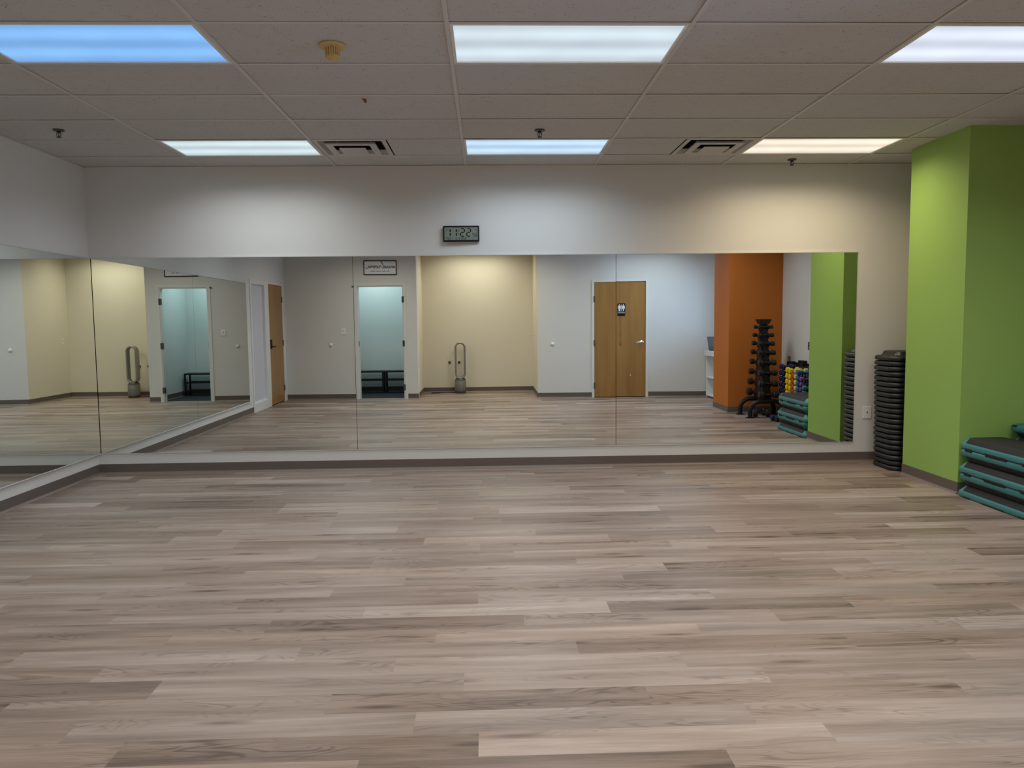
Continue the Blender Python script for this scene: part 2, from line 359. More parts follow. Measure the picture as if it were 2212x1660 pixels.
mb_ = MB(); mb_.box(-.3, XR+.3, -8.5, .3, H+.30, H+.34); struct(mb_.build('plenum_light_block', DARK))  # unseen slab added to keep sky light out of the ceiling gaps
def wall(name, parts, m):
    mb = MB()
    for p in parts: mb.box(*p)
    return struct(mb.build(name, m))
T = .12
wall('wall_front', [(-T, XR+T, 0, T, -.02, H+.3)], PAINT)
DY0, DY1 = -4.92-MO, -6.88-MO        # sidelight + door unit on the left wall
wall('wall_left', [(-T, 0, DY0, 0, -.02, H+.3), (-T, 0, DY1, DY0, 2.135, H+.3), (-T, 0, -7.2, DY1, -.02, H+.3)], PAINT)
WY0, WY1 = -5.0, -6.25               # window on the right wall behind the orange pillar
wall('wall_right', [(XR, XR+T, WY0, 0, -.02, H+.3), (XR, XR+T, -6.7, WY1, -.02, H+.3), (XR, XR+T, WY1, WY0, 2.25, H+.3), (XR, XR+T, WY1, WY0, -.02, .95)], PAINT)
# back wall, slightly out of square: local x along the wall, local y into the room
BA = math.atan2(.068, 1); BM = Matrix.Translation((0, RY(0), 0)) @ Matrix.Rotation(BA, 4, 'Z')
def bw(x): return x/math.cos(BA)
OX0, OX1, OH = 1.338, 2.203, 2.093   # mudroom opening
RX0, RX1, RH = 5.64, 6.665, 2.15     # restroom door with frame
mb = MB()
for x0, x1, z0, z1 in ((-.1, OX0, -.02, H+.3), (OX0, OX1, OH, H+.3), (OX1, AX0, -.02, H+.3), (AX1, RX0, -.02, H+.3), (RX0, RX1, RH, H+.3), (RX1, XR+T, -.02, H+.3)):
    mb.box(bw(x0), bw(x1), -T, 0, z0, z1, M=BM)
struct(mb.build('wall_back', PAINT))
mb = MB(); mb.box(AX0-.06, AX0, AYB-.1, RY(AX0)-.012, -.02, H+.3)
struct(mb.build('alcove_left_wall', CREAM))
mb = MB(); mb.box(AX1, AX1+.06, AYB-.1, RY(AX1)-.004, -.02, H+.3); struct(mb.build('alcove_right_wall', CREAM))
mb = MB(); mb.box(AX0, AX1, AYB-.1, AYB, -.02, H+.3); struct(mb.build('alcove_back_wall', CREAM))
GP = (7.475, XR, -1.455, -.632); OP = (7.335, XR, -4.76-MO, -4.01-MO)
wall('green_pillar_wall', [(*GP, -.02, H+.01)], GREEN)
wall('orange_pillar_wall', [(*OP, -.02, H+.01)], ORANGE)
# mudroom shell
MX0, MX1, MYB = -.1, 2.30, -8.40
mudM = mat('mudroom_paint', (.64, .67, .66), .75, spec=.25, noise=.012, nscale=1.5)
wall('mudroom_right_wall', [(MX1, AX0-.061, MYB, RY(MX1)-T-.002, -.02, 2.75)], mudM)
wall('mudroom_left_wall', [(MX0-.1, MX0, MYB, -7.2, -.02, 2.75)], mudM)
wall('mudroom_back_wall', [(MX0-.1, AX0-.061, MYB-.1, MYB, -.02, 2.75)], mudM)
wall('mudroom_ceiling', [(MX0-.1, AX0-.1, MYB-.1, -7.19, 2.72, 2.78)], TILE)
mfl = struct(MB().build('x', DARK)); bpy.data.objects.remove(mfl)
mb = MB(); mb.box(MX0-.1, AX0-.1, MYB-.1, -6.86, -.06, -.004); struct(mb.build('mudroom_floor', mat('grey_vinyl', (.16, .15, .14), .5, noise=.1)))
# corridor behind the sidelight
cor = mat('corridor_paint', (.66, .66, .70), .8)
wall('corridor_wall', [(-1.75, -1.65, -8.0, -3.6, -.02, 2.6), (-1.65, -T, -3.7, -3.6, -.02, 2.6), (-1.65, -T, -8.0, -7.9, -.02, 2.6)], cor)
wall('corridor_ceiling', [(-1.75, -T, -8.0, -3.6, 2.6, 2.66)], cor)
wall('corridor_floor', [(-1.75, -T, -8.0, -3.6, -.06, -.004)], mat('corridor_floor', (.42, .40, .40), .5, noise=.05))
add_lamp('corridor_lamp', (-.9, -5.6, 2.58), .8, 2.0, 16, (.94, .92, 1.0))
add_lamp('mudroom_lamp', (1.5, -7.75, 2.70), .5, .5, 17, (.72, .95, 1.0))

# baseboards: vinyl cove strip with a toe
def baseboard(name, runs, h=.097):
    mb = MB()
    for (x0, y0), (x1, y1) in runs:                       # room lies to the left of the run direction
        a = Vector((x0, y0, 0)); c = Vector((x1, y1, 0)); t = (c-a).normalized(); n = Vector((-t.y, t.x, 0))
        prof = [(0, 0), (.014, 0), (.013, .003), (.006, .012), (.004, .02), (.004, h-.002), (.002, h), (0, h)]
        lo = [[p + n*q + Vector((0, 0, z)) for q, z in prof] for p in (a, c)]
        nn = len(prof); vs_ = lo[0]+lo[1]; fs_ = [(i, (i+1) % nn, nn+(i+1) % nn, nn+i) for i in range(nn)] + [tuple(range(nn)), tuple(range(nn, 2*nn))]
        mb.add(vs_, fs_, 0); 
        for k in range(1, 4): mb.m[-(nn+2)+k] = 1
    return struct(mb.build(name, [BASE, TOE_SHEEN]))
e = .0005
baseboard('baseboard_front', [((XR, -e), (0, -e))])
baseboard('baseboard_left', [((e, 0), (e, DY0))])
baseboard('baseboard_back', [((0, RY(0)+e), (OX0-.055, RY(OX0-.055)+e)), ((OX1+.055, RY(OX1+.055)+e), (AX0, RY(AX0)+e)),
                             ((AX1, RY(AX1)+e), (RX0, RY(RX0)+e)), ((RX1, RY(RX1)+e), (7.72, RY(7.72)+e))])
baseboard('alcove_baseboard', [((AX0+e, RY(AX0)), (AX0+e, AYB)), ((AX0, AYB+e), (AX1, AYB+e)), ((AX1-e, AYB), (AX1-e, RY(AX1)))])
baseboard('green_pillar_baseboard', [((GP[0]-e, GP[2]-.004), (GP[0]-e, GP[3]+.004)), ((GP[1], GP[2]-e), (GP[0]-.004, GP[2]-e)), ((GP[0]-.004, GP[3]+e), (GP[1], GP[3]+e))])
baseboard('orange_pillar_baseboard', [((OP[0]-e, OP[2]-.004), (OP[0]-e, OP[3]+.004)), ((OP[1], OP[2]-e), (OP[0]-.004, OP[2]-e)), ((OP[0]-.004, OP[3]+e), (OP[1], OP[3]+e))])
baseboard('baseboard_right', [((XR-e, OP[3]), (XR-e, GP[2])), ((XR-e, GP[3]), (XR-e, 0))])
baseboard('mudroom_baseboard', [((MX1-e, MYB), (MX1-e, RY(MX1)-T)), ((MX0, MYB+e), (MX1, MYB+e))], .10)

# ------------------------------------------------------------------ doors and window units
# door_1: maple entrance door with a sidelight, on the left wall
fr_ = MB(); d0, d1 = -.11, .012
YA, YB, YC, YD = DY0, -4.985-MO, -5.725-MO, -5.945-MO; YE, YF = -6.825-MO, DY1
fr_.box(d0, d1, YB, YA, 0, 2.135); fr_.box(d0, d1, YD, YC, 0, 2.095); fr_.box(d0, d1, YF, YE, 0, 2.095)
fr_.box(d0, d1, YC, YB, 2.075, 2.135); fr_.box(d0, d1, YF, YC, 2.095, 2.135); fr_.box(d0, d1, YC, YB, 0, .14)
w1 = struct(fr_.build('window_1', FRAMEP, bevel=.002))
st = MB(); q = .014
for a, c, z0, z1 in ((YB-q, YB, .14, 2.075), (YC, YC+q, .14, 2.075), (YC+q, YB-q, 2.075-q, 2.075), (YC+q, YB-q, .14, .14+q)): st.box(-.06, .006, a, c, z0, z1)
st.build('window_stop', WHITEM, w1)
gl = MB(); gl.box(-.040, -.034, YC+q, YB-q, .14+q, 2.075-q); gl.build('frosted_pane', mat('frosted_film', (.62, .62, .68), .18, spec=.5), w1)
dd = MB(); dd.box(-.045, .002, YE+.003, YD-.003, .012, 2.09); d1o = struct(dd.build('door_1', MAPLE, bevel=.0015))
hw = MB(); hw.box(.002, .022, YD-.115, YD-.05, .985, 1.145); hw.build('lock_plate', BLACKM, d1o, bevel=.006)
hw = MB(); hw.tube([(.022, YD-.085, 1.02), (.055, YD-.085, 1.02), (.06, YD-.10, 1.02), (.058, YD-.21, 1.018)], .010, 8); hw.build('door_handle', BLACKM, d1o, smooth=True)
for z in (1.85, 1.067, .245):
    hg = MB(); hg.box(.001, .006, YE-.03, YE+.028, z-.05, z+.05); hg.tube([(.010, YE, z-.052), (.010, YE, z+.052)], .007, 8); hg.build('hinge', GUN, d1o)
# mudroom opening frame with hinges, no door leaf in sight
def fbox(mb, x0, x1, z0, z1, y0=-T-.01, y1=.012): mb.box(bw(x0), bw(x1), y0, y1, z0, z1, M=BM)
fb = MB(); fbox(fb, OX0-.05, OX0+.002, 0, OH+.05, -.0, .012); fbox(fb, OX1-.002, OX1+.05, 0, OH+.05, 0, .012); fbox(fb, OX0+.002, OX1-.002, OH-.002, OH+.05, 0, .012)
fbox(fb, OX0-.004, OX0+.020, 0, OH, -T-.01, -.001); fbox(fb, OX1-.020, OX1+.004, 0, OH, -T-.01, -.001); fbox(fb, OX0+.020, OX1-.020, OH-.02, OH+.004, -T-.01, -.001)
d2 = struct(fb.build('door_2', FRAMEP, bevel=.0015))
for z in (1.837, 1.031, .217):
    hg = MB(); fbox(hg, OX1-.026, OX1-.0195, z-.055, z+.055, -.06, -.002); fbox(hg, OX1-.03, OX1+.012, z-.055, z+.055, .0125, .0165); hg.build('hinge', GUN, d2)
hg = MB(); fbox(hg, OX0+.0195, OX0+.024, .98, 1.08, -.05, -.005); hg.build('strike_plate', GUN, d2)
hg = MB(); fbox(hg, OX0-.075, OX0-.04, 2.075, 2.095, .0125, .03); hg.build('latch_bracket', GUN, d2)
# restroom door
fb = MB(); fbox(fb, RX0, RX0+.047, 0, RH); fbox(fb, RX1-.047, RX1, 0, RH); fbox(fb, RX0+.047, RX1-.047, 2.108, RH)
t1 = struct(fb.build('trim_2', FRAMEP, bevel=.0015))
fb = MB(); fbox(fb, RX0+.050, RX1-.050, .012, 2.104, -.05, -.004); d3 = struct(fb.build('door_3', MAPLE, bevel=.0015))
for z in (1.80, 1.0, .22):
    hg = MB(); fbox(hg, RX0+.036, RX0+.058, z-.055, z+.055, .0125, .018); hg.build('hinge', GUN, d3)
def BP(x, y, z): return BM @ Vector((bw(x), y, z))
hd = MB(); hx, hz = 6.545, 1.005
hd.lathe([(.0, 0), (.034, 0), (.034, .006), (.028, .012), (.014, .016), (.013, .05), (.016, .055), (0, .058)], 24, M=Matrix.Translation(BP(hx, -.004, hz)) @ Matrix.Rotation(BA, 4, 'Z') @ Matrix.Rotation(-PI/2, 4, 'X'))
hd.tube([BP(hx, .05, hz), BP(hx-.03, .055, hz), BP(hx-.075, .05, hz-.002), BP(hx-.11, .045, hz-.004)], [.012, .011, .010, .008], 10)
hd.build('door_handle', CHROME, d3, smooth=True)
sm_ = MB()
STAIN = mat('door_stain', (.22, .09, .02), .5, noise=.3, nscale=9)
for xs, z0, z1, ww in ((6.145, .985, 1.485, .004), (6.172, .93, 1.485, .005), (6.158, .945, .985, .012)):
    sm_.box(bw(xs-ww), bw(xs+ww), -.0042, -.0032, z0, z1, M=BM)
sm_.build('stain_streak', STAIN, d3)
sm_ = MB(); sm_.box(bw(6.335), bw(6.352), -.0042, -.0034, .39, .42, M=BM); sm_.build('gouge_mark', mat('raw_wood', (.75, .58, .35), .7), d3)
mb = MB(); mb.box(bw(RX0+.0475), bw(RX1-.0475), -.085, -.065, -.02, 2.107, M=BM); struct(mb.build('restroom_light_block', DARK))  # dark slab added behind the restroom door to stop light leaking under it
mb = MB(); mb.box(-.1195, -.1105, DY1, YD, -.02, 2.135); struct(mb.build('entrance_light_block', DARK))  # unseen dark sheet added behind the entrance door, blocks leaking light
mb = MB(); mb.box(-.118, -.0005, DY1, DY0, -.03, -.0005); struct(mb.build('entrance_floor_light_block', DARK))  # dark slab added beneath the door unit to shut out light from below
# window behind the orange pillar
fb = MB()
for a, c, z0, z1 in ((WY1, WY1+.05, .95, 2.25), (WY0-.05, WY0, .95, 2.25), (WY1+.05, WY0-.05, 2.20, 2.25), (WY1+.05, WY0-.05, .95, 1.0)): fb.box(XR+.02, XR+.1, a, c, z0, z1)
w2 = struct(fb.build('window_2', WHITEM, bevel=.002)); gl = MB(); gl.box(XR+.05, XR+.056, WY1+.05, WY0-.05, 1.0, 2.2); gl.build('pane', GLASS, w2)

# ------------------------------------------------------------------ mirrors
MB0, MT0 = .2012, 2.0476
def mirror_front(x0, x1, ytop, ybot, label):
    mb = MB(); b_ = -.0024
    v = [(x0, b_, MB0), (x1, b_, MB0), (x1, b_, MT0), (x0, b_, MT0), (x0, ybot, MB0), (x1, ybot, MB0), (x1, ytop, MT0), (x0, ytop, MT0)]
    mb.add(v, [(4, 5, 6, 7)], 0); mb.add(v, [(0, 1, 5, 4), (1, 2, 6, 5), (2, 3, 7, 6), (3, 0, 4, 7), (0, 3, 2, 1)], 1)
    o = tag(mb.build('wall_mirror', [MIR, EDGE]), label, 'mirror', 'wall mirror panels')
    k = MB(); k.box(max(x0-.0016, .002) if x0 > .1 else .002, x1+.0016 if x1 < 7 else x1, -.0022, -.0004, MB0+.001, MT0-.001); k.build('backing', EDGE, o); return o
mirror_front(.020, 2.459, -.006, -.006, 'frameless mirror panel on the front wall touching the mirrored corner')
mirror_front(2.4625, 4.966, -.006, -.006, 'frameless mirror panel on the front wall directly below the clock')
mirror_front(4.9695, 7.315, -.0069, -.006, 'frameless mirror panel on the front wall beside the white cable plate')
def mirror_left(y0, y1, xa, xb, label):
    mb = MB(); b_ = .0020 if xb > .003 else .0012
    v = [(b_, y0, MB0), (b_, y1, MB0), (b_, y1, MT0), (b_, y0, MT0), (xa, y0, MB0), (xb, y1, MB0), (xb, y1, MT0), (xa, y0, MT0)]
    mb.add(v, [(4, 5, 6, 7)], 0); mb.add(v, [(0, 1, 5, 4), (1, 2, 6, 5), (2, 3, 7, 6), (3, 0, 4, 7), (0, 3, 2, 1)], 1)
    o = tag(mb.build('wall_mirror', [MIR, EDGE]), label, 'mirror', 'wall mirror panels')
    k = MB(); k.box(.0004, .0018, y1-.0015 if y1 > -4 else y1, y0+.0016 if y0 < -.1 else -.0024, MB0+.001, MT0-.001); k.build('backing', EDGE, o); return o
mirror_left(-.014, -2.538, .0225, .0135, 'frameless mirror panel on the entrance door wall touching the mirrored corner')
mirror_left(-2.5415, -4.755, .0135, .0020, 'frameless mirror panel on the entrance door wall beside the frosted sidelight')
def channel(label, boxes):
    mb = MB()
    for b_ in boxes: mb.box(*b_)
    return tag(mb.build('mirror_channel', CHAN, bevel=.001), label, 'trim', 'mirror channels')
channel('thin white channel along the top edge of the front wall mirrors', [(.02, 7.318, -.014, -.0008, MT0+.0005, MT0+.012)])
channel('thin white channel along the bottom edge of the front wall mirrors', [(.02, 7.318, -.009, -.0008, MB0-.005, MB0-.0005)])
channel('thin white channel along the top edge of the entrance wall mirrors', [(.0008, .0255, -4.758, -.015, MT0+.0005, MT0+.010)])
channel('thin white channel along the bottom edge of the entrance wall mirrors', [(.0008, .0255, -4.758, -.015, MB0-.005, MB0-.0005)])

# ------------------------------------------------------------------ ceiling lights
def troffer(k, x, y, watts, col, look, label):
    t = thing('ceiling_light', label, 'light', (x, y, H), group='fluorescent ceiling panels')
    f = MB(); X, Y = .597, .293; a = .017
    for x0, x1, y0, y1 in ((-X, X, -Y, -Y+a), (-X, X, Y-a, Y), (-X, -X+a, -Y+a, Y-a), (X-a, X, -Y+a, Y-a)): f.box(x0, x1, y0, y1, .001, .05)
    f.box(-X, X, -Y, Y, .05, .054)
    f.build('frame', WHITEM, t)
    d = MB(); d.box(-X+a, X-a, -Y+a, Y-a, .008, .012); d.build('diffuser', diffuser_mat(k, look), t)
    add_lamp('lamp', (0, 0, -.004), 1.14, .54, watts*LK, col, t, spread=150)
for k, (i, j, wt, col, look, lab, xo) in enumerate(LAMPS):
    x, y = cell(i, j)
    troffer(k, xo or x, y, wt, col, look, lab)

# ------------------------------------------------------------------ air diffusers
def ring(mb, a, b_, z0, z1, m=0):
    for s0, s1 in (((-a, a), (-a, -b_)), ((-a, a), (b_, a)), ((-a, -b_), (-b_, b_)), ((b_, a), (-b_, b_))): mb.box(s0[0], s0[1], s1[0], s1[1], z0, z1, m)
def rsq(h, z): return [Vector((-h, -h, z)), Vector((h, -h, z)), Vector((h, h, z)), Vector((-h, h, z))]
def cone(mb, h0, z0, h1, z1, h2, z2, m=0):
    A, B, D = rsq(h0, z0), rsq(h1, z1), rsq(h2, z2)
    mb.add(A+B+D, [(i, (i+1) % 4, 4+(i+1) % 4, 4+i) for i in range(4)] + [(4+i, 4+(i+1) % 4, 8+(i+1) % 4, 8+i) for i in range(4)], m)
def vent(x, y, label):
    t = thing('air_diffuser', label, 'vent', (x, y, H), group='square ceiling air diffusers')
    f = MB(); ring(f, .297, .262, .000, .004); cone(f, .262, .002, .255, .020, .240, .040); f.build('frame', VENTM, t)
    c = MB(); ring(c, .205, .150, -.012, -.009); cone(c, .206, -.010, .203, -.002, .200, .004); c.build('louver', VENTM, t)
    c = MB(); ring(c, .15, .0, .0, .0); c = MB(); c.box(-.108, .108, -.108, .108, -.022, -.019); c.build('centre_plate', VENTM, t)
    c = MB(); ring(c, .295, .23, .042, .046); ring(c, .245, .235, .046, .29); c.box(-.245, .245, -.245, .245, .285, .290); c.build('duct_box', DUCT, t)
    c = MB()
    for dx in (-.14, .14): c.box(dx-.004, dx+.004, -.2, .2, .05, .07)
    for dy in (-.14, .14): c.box(-.2, .2, dy-.004, dy+.004, .05, .07)
    c.build('bracket', DUCT, t)
vent(GX+1.2192+.3048, cell(0, 0)[1], 'square white air diffuser beside the neutral white ceiling panel')
vent(GX+4*1.2192-.3048, cell(0, 0)[1], 'square white air diffuser beside the warm light near the green pillar')

# ------------------------------------------------------------------ detector, sprinklers, scrap
t = thing('smoke_detector', 'yellowed round smoke detector with a slotted neck on the ceiling', 'smoke detector', (2.925, -3.20, H))
c = MB(); c.lathe([(0, .003), (.068, .003), (.070, -.004), (.066, -.012), (.040, -.016), (0, -.016)], 36); sdb = c.build('base', YELLOWED, t, smooth=True)
c = MB()
c.lathe([(0, -.0165), (.030, -.0165), (.030, -.055), (0, -.055)], 28)
for k in range(18):
    a = 2*PI*k/18; c.box(.029, .0365, -.0036, .0036, -.056, -.0165, M=Matrix.Rotation(a, 4, 'Z'))
c.build('slotted_neck', [YELLOWED], t)
c = MB(); c.lathe([(0, -.0555), (.0375, -.0555), (.0375, -.066), (.026, -.071), (.024, -.078), (0, -.079)], 28); c.build('cap', YELLOWED, t, smooth=True)
c = MB(); c.lathe([(0, -.0162), (.003, -.0162), (.003, -.0185), (0, -.0185)], 10, M=Matrix.Translation((.005, -.045, 0))); c.build('indicator', DARK, sdb)
for x, y, lab in ((.535, -1.405, 'bronze sprinkler head near the mirrored corner, away from any light'), (4.15, -1.36, 'bronze sprinkler head above the pale blue ceiling panel'),
                  (6.567, -.23, 'bronze sprinkler head between the warm panel and the front wall')):
    t = thing('sprinkler', lab, 'sprinkler', (x, y, H), group='ceiling sprinkler heads')
    c = MB(); c.lathe([(0, -.001), (.040, -.001), (.038, -.006), (.018, -.009), (.0, -.009)], 28); c.build('escutcheon', GUN, t, smooth=True)
    c = MB(); c.lathe([(0, -.0092), (.013, -.0092), (.013, -.018), (0, -.018)], 12)
    for s in (-1, 1): c.tube([(s*.011, 0, -.016), (s*.016, 0, -.028), (s*.013, 0, -.042), (s*.003, 0, -.050)], .0028, 6)
    c.tube([(0, 0, -.018), (0, 0, -.05)], .003, 6); c.lathe([(0, -.050), (.018, -.051), (.018, -.053), (0, -.054)], 16)
    c.build('body', BLACKM, t, smooth=True)
c = MB(); c.add([(0, 0, 0), (.032, .004, -.004), (.036, -.012, -.030), (.022, -.010, -.034), (0, 0, .0006), (.032, .005, -.0034), (.036, -.011, -.029), (.022, -.009, -.033)],
      [(0, 1, 2, 3), (4, 5, 6, 7), (0, 1, 5, 4), (1, 2, 6, 5), (2, 3, 7, 6), (3, 0, 4, 7)])
o = tag(c.build('paper_scrap', mat('orange_scrap', (.35, .12, .05), .7)), 'tiny orange-brown scrap caught in the ceiling grid', 'scrap'); o.location = (2.925, -2.235, H-.001)

# ------------------------------------------------------------------ clock
CW, CH, CZ = .342, .150, 2.2505
t = thing('wall_clock', 'black framed digital wall clock reading 11:22 above the mirror', 'clock', (3.4922, -.0245, CZ)); t.rotation_euler = (0, -.006, .050)
c = MB(); fw_ = .013
# frame ring, front at local -y
def ringy(mb, W_, H_, r_, f_, fb_, y0, y1):
    o_ = [[Vector((v.x, y, v.y)) for v in rrect(W_, H_, r_, 0, 4)] for y in (y0+.002, y1)]
    of = [Vector((v.x, y0, v.y)) for v in rrect(W_-.002, H_-.002, r_-.001, 0, 4)]
    inn = [[Vector((v.x, y, v.y+(fb_-f_)/2)) for v in rrect(W_-f_, H_-(f_+fb_)/2, .002, 0, 4)] for y in (y0, y1)]
    mb.loft([o_[1], o_[0], of, inn[0], inn[1], o_[1]], caps=False)
ringy(c, CW/2, CH/2, .008, fw_, fw_+.003, -.013, .012)
c.box(-CW/2+.004, CW/2-.004, -.004, .011, -CH/2+.004, CH/2-.004)
c.build('frame', BLACKP, t)
c = MB(); c.box(-CW/2+fw_, CW/2-fw_, -.0085, -.0045, -CH/2+fw_+.003, CH/2-fw_)
LCD = mat('lcd_screen', (.20, .235, .19), .12, spec=.6); scr = c.build('screen', LCD, t)
INK = mat('lcd_ink', (.004, .005, .005), .5, spec=.2)
SEG = {'1': 'bc', '2': 'abged', '5': 'afgcd', '6': 'afgedc', '0': 'abcdef', '3': 'abgcd'}
def seg_digit(mb, ch, x, z, wd, ht, th):
    P = {'a': (0, ht, wd, ht), 'b': (wd, ht/2, wd, ht), 'c': (wd, 0, wd, ht/2), 'd': (0, 0, wd, 0), 'e': (0, 0, 0, ht/2), 'f': (0, ht/2, 0, ht), 'g': (0, ht/2, wd, ht/2)}
    for s in SEG[ch]:
        x0, z0, x1, z1 = P[s]; h = th/2; g_ = th*.25
        if x0 == x1:
            if x0 > 0: pts = [(x1-h, z0+g_+h), (x1, z0+g_), (x1+h*1.3, z0+g_+h), (x1+h*1.3, z1-g_-h), (x1, z1-g_), (x1-h, z1-g_-h)]
            else: pts = [(x1-h*1.3, z0+g_+h), (x1, z0+g_), (x1+h, z0+g_+h), (x1+h, z1-g_-h), (x1, z1-g_), (x1-h*1.3, z1-g_-h)]
        else: pts = [(x0+g_, z0), (x0+g_+h, z0-h), (x1-g_-h, z0-h), (x1-g_, z0), (x1-g_-h, z0+h), (x0+g_+h, z0+h)]
        mb.add([(x+a, -.0090, z+b_) for a, b_ in pts], [tuple(range(6))])
c = MB(); hz_ = -.024
for ch, x in (('1', -.128), ('1', -.070), ('2', -.004), ('2', .054)): seg_digit(c, ch, x, hz_, .034 if ch == '2' else .024, .072, .0095)
for z in (-.002, .028): c.box(-.030, -.021, -.0090, -.0086, z-.004, z+.004)
for ch, x in (('5', .108), ('6', .133)): seg_digit(c, ch, x, hz_-.001, .014, .030, .0045)
c.box(-.141, -.124, -.0090, -.0086, .034, .039); c.box(.139, .145, -.0090, -.0086, .036, .044)
c.box(-.155, .155, -.0088, -.0086, -.0345, -.0335); c.box(-.080, -.079, -.0088, -.0086, -.058, -.035); c.box(.080, .081, -.0088, -.0086, -.058, -.035)
RXm = Matrix.Rotation(PI/2, 4, 'X')
for body, x in (('70%', -.118), ('6- 3 WED', 0), ('--\u00b0', .118)):
    text_mb(c, body, .026, Matrix.Translation((x, -.0088, -.047)) @ RXm)
c.build('digits', INK, scr)

# ------------------------------------------------------------------ framed sign over the mudroom opening (reads from inside the room)
sx, sz, SW, SH = 1.790, 2.418, .606, .262
t = thing('framed_sign', 'black framed white sign lettered mudroom above the open doorway', 'sign', BP(sx, .002, sz)); t.rotation_euler = (0, -.012, BA + PI)
c = MB()
for x0, x1, z0, z1 in ((-SW/2, SW/2, SH/2-.014, SH/2), (-SW/2, SW/2, -SH/2, -SH/2+.014), (-SW/2, -SW/2+.014, -SH/2+.014, SH/2-.014), (SW/2-.014, SW/2, -SH/2+.014, SH/2-.014)): c.box(x0, x1, -.020, 0, z0, z1)
c.build('frame', BLACKP, t, bevel=.001)
c = MB(); c.box(-SW/2+.014, SW/2-.014, -.010, -.002, -SH/2+.014, SH/2-.014); pan = c.build('panel', mat('sign_board', (.78, .78, .80), .5), t)
def smooth_path(p, n=7):
    out = []; P = [Vector((a, 0, b_)) for a, b_ in p]; P = [P[0]]+P+[P[-1]]
    for i in range(1, len(P)-2):
        for k in range(n):
            s = k/n; a, b_, d, e_ = P[i-1:i+3]
            out.append(.5*((2*b_)+(-a+d)*s+(2*a-5*b_+4*d-e_)*s*s+(-a+3*b_-3*d+e_)*s**3))
    out.append(P[-2]); return out
c = MB()
word_ = [(-.1, -.1), (.15, 1), (.2, .05), (.55, .95), (.62, .05), (1.0, .95), (1.05, .15), (1.35, .1), (1.6, .95), (1.58, .2), (1.85, .0), (2.15, .9), (2.15, .15), (2.5, .05),
        (2.95, .85), (2.65, .95), (2.5, .4), (2.75, .0), (3.15, .6), (3.9, 2.6), (3.75, 2.5), (3.15, .5), (3.25, -.05), (3.7, .1), (4.1, .95), (4.2, 1.1), (4.3, .85), (4.45, .9), (4.4, .1), (4.65, -.02),
        (5.0, .5), (5.3, .9), (5.0, .8), (4.95, .1), (5.3, .0), (5.55, .55), (5.35, .9), (5.9, .65), (6.15, .9), (5.9, .75), (5.9, .1), (6.2, 0), (6.45, .55), (6.2, .9), (6.8, .7),
        (7.0, 1), (6.95, 0), (7.35, .95), (7.4, 0), (7.8, .95), (7.8, .1), (8.2, -.15), (8.8, .5)]
word = [(-.1, -.1), (.15, 1), (.2, .05), (.55, .95), (.62, .05), (1.0, .95), (1.05, .15), (1.3, .0), (1.6, .95), (1.58, .2), (1.85, .0), (2.15, .9), (2.15, .15), (2.4, .05),
        (3.0, .8), (2.75, 1.0), (2.45, .5), (2.62, .02), (2.95, .22), (3.25, .85), (3.95, 2.65), (3.86, 2.68), (3.15, .5), (3.25, -.02)] + word_[22:]
kx, kz = .062, .044
path = [Vector(((p.x-4.3)*kx, -.0108, -.008+p.z*kz)) for p in smooth_path(word)]
c.tube(path, .0042, 6, flat=1)
text_mb(c, '- the dirt stops here -', .046, Matrix.Translation((0, -.0105, -.062)) @ RXm, extrude=.0005)
c.build('lettering', INK, pan)

# ------------------------------------------------------------------ restroom sign on door_3
t = thing('restroom_sign', 'black restroom sign with two white figures on the maple door', 'sign', BP(6.178, -.0035, 1.598), BA+PI)
c = MB(); c.loft([[Vector((v.x, y, v.y)) for v in rrect(.071, .1125, .012, 0)] for y in (0, -.005)]); plt = c.build('plate', BLACKP, t)
c = MB()
def figure(cx, skirt):
    M = Matrix.Translation((cx, -.0052, .035)) @ Matrix.Rotation(PI/2, 4, 'X')
    c.lathe([(0, 0), (.0095, 0), (.0095, .001), (0, .001)], 14, M=M @ Matrix.Translation((0, .054, 0)))
    if skirt: pts = [(-.008, -.062), (-.010, -.028), (-.024, -.018), (-.027, .018), (-.016, .040), (.016, .040), (.027, .018), (.024, -.018), (.010, -.028), (.008, -.062)]
    else: pts = [(-.014, -.065), (-.015, -.022), (-.025, -.015), (-.025, .026), (-.017, .040), (.017, .040), (.025, .026), (.025, -.015), (.015, -.022), (.014, -.065)]
    c.loft([[M @ Vector((a, b_, z)) for a, b_ in pts] for z in (0, .001)])
figure(-.036, True); figure(.036, False); c.box(-.004, .004, -.0062, -.0052, -.030, .095)
c.box(-.060, .060, -.0062, -.0052, -.044, -.041)
text_mb(c, 'RESTROOM', .024, Matrix.Translation((0, -.0055, -.060)) @ RXm)
c.build('figures', PLATEW, plt)

# ------------------------------------------------------------------ plates, bumpers, fittings
def plate(name, label, cat, M, w_=.075, h_=.118, mt=None, detail='toggle', group=None):
    """local x across, local z up, local -y away from the wall"""
    t = thing(name, label, cat, M.translation, group=group); t.matrix_world = M
    c = MB(); c.box(-w_/2, w_/2, -.006, 0, -h_/2, h_/2); cp = c.build('cover_plate', mt or PLATEW, t, bevel=.002)
    c = MB()
    if detail == 'toggle':
        c.box(-.005, .005, -.016, -.0062, -.004, .010); c.build('toggle', DKGREY, cp)
    elif detail == 'jack': c.lathe([(0, 0), (.0065, 0), (.0065, .004), (0, .004)], 12, M=Matrix.Translation((0, -.006, .004)) @ Matrix.Rotation(PI/2, 4, 'X')); c.build('jack', DARK, cp)
    else:
        for z in (-.028, .028): c = MB(); c.box(-.014, .014, -.008, -.0062, z-.012, z+.012); c.build('socket', mt or PLATEW, cp)
    return t
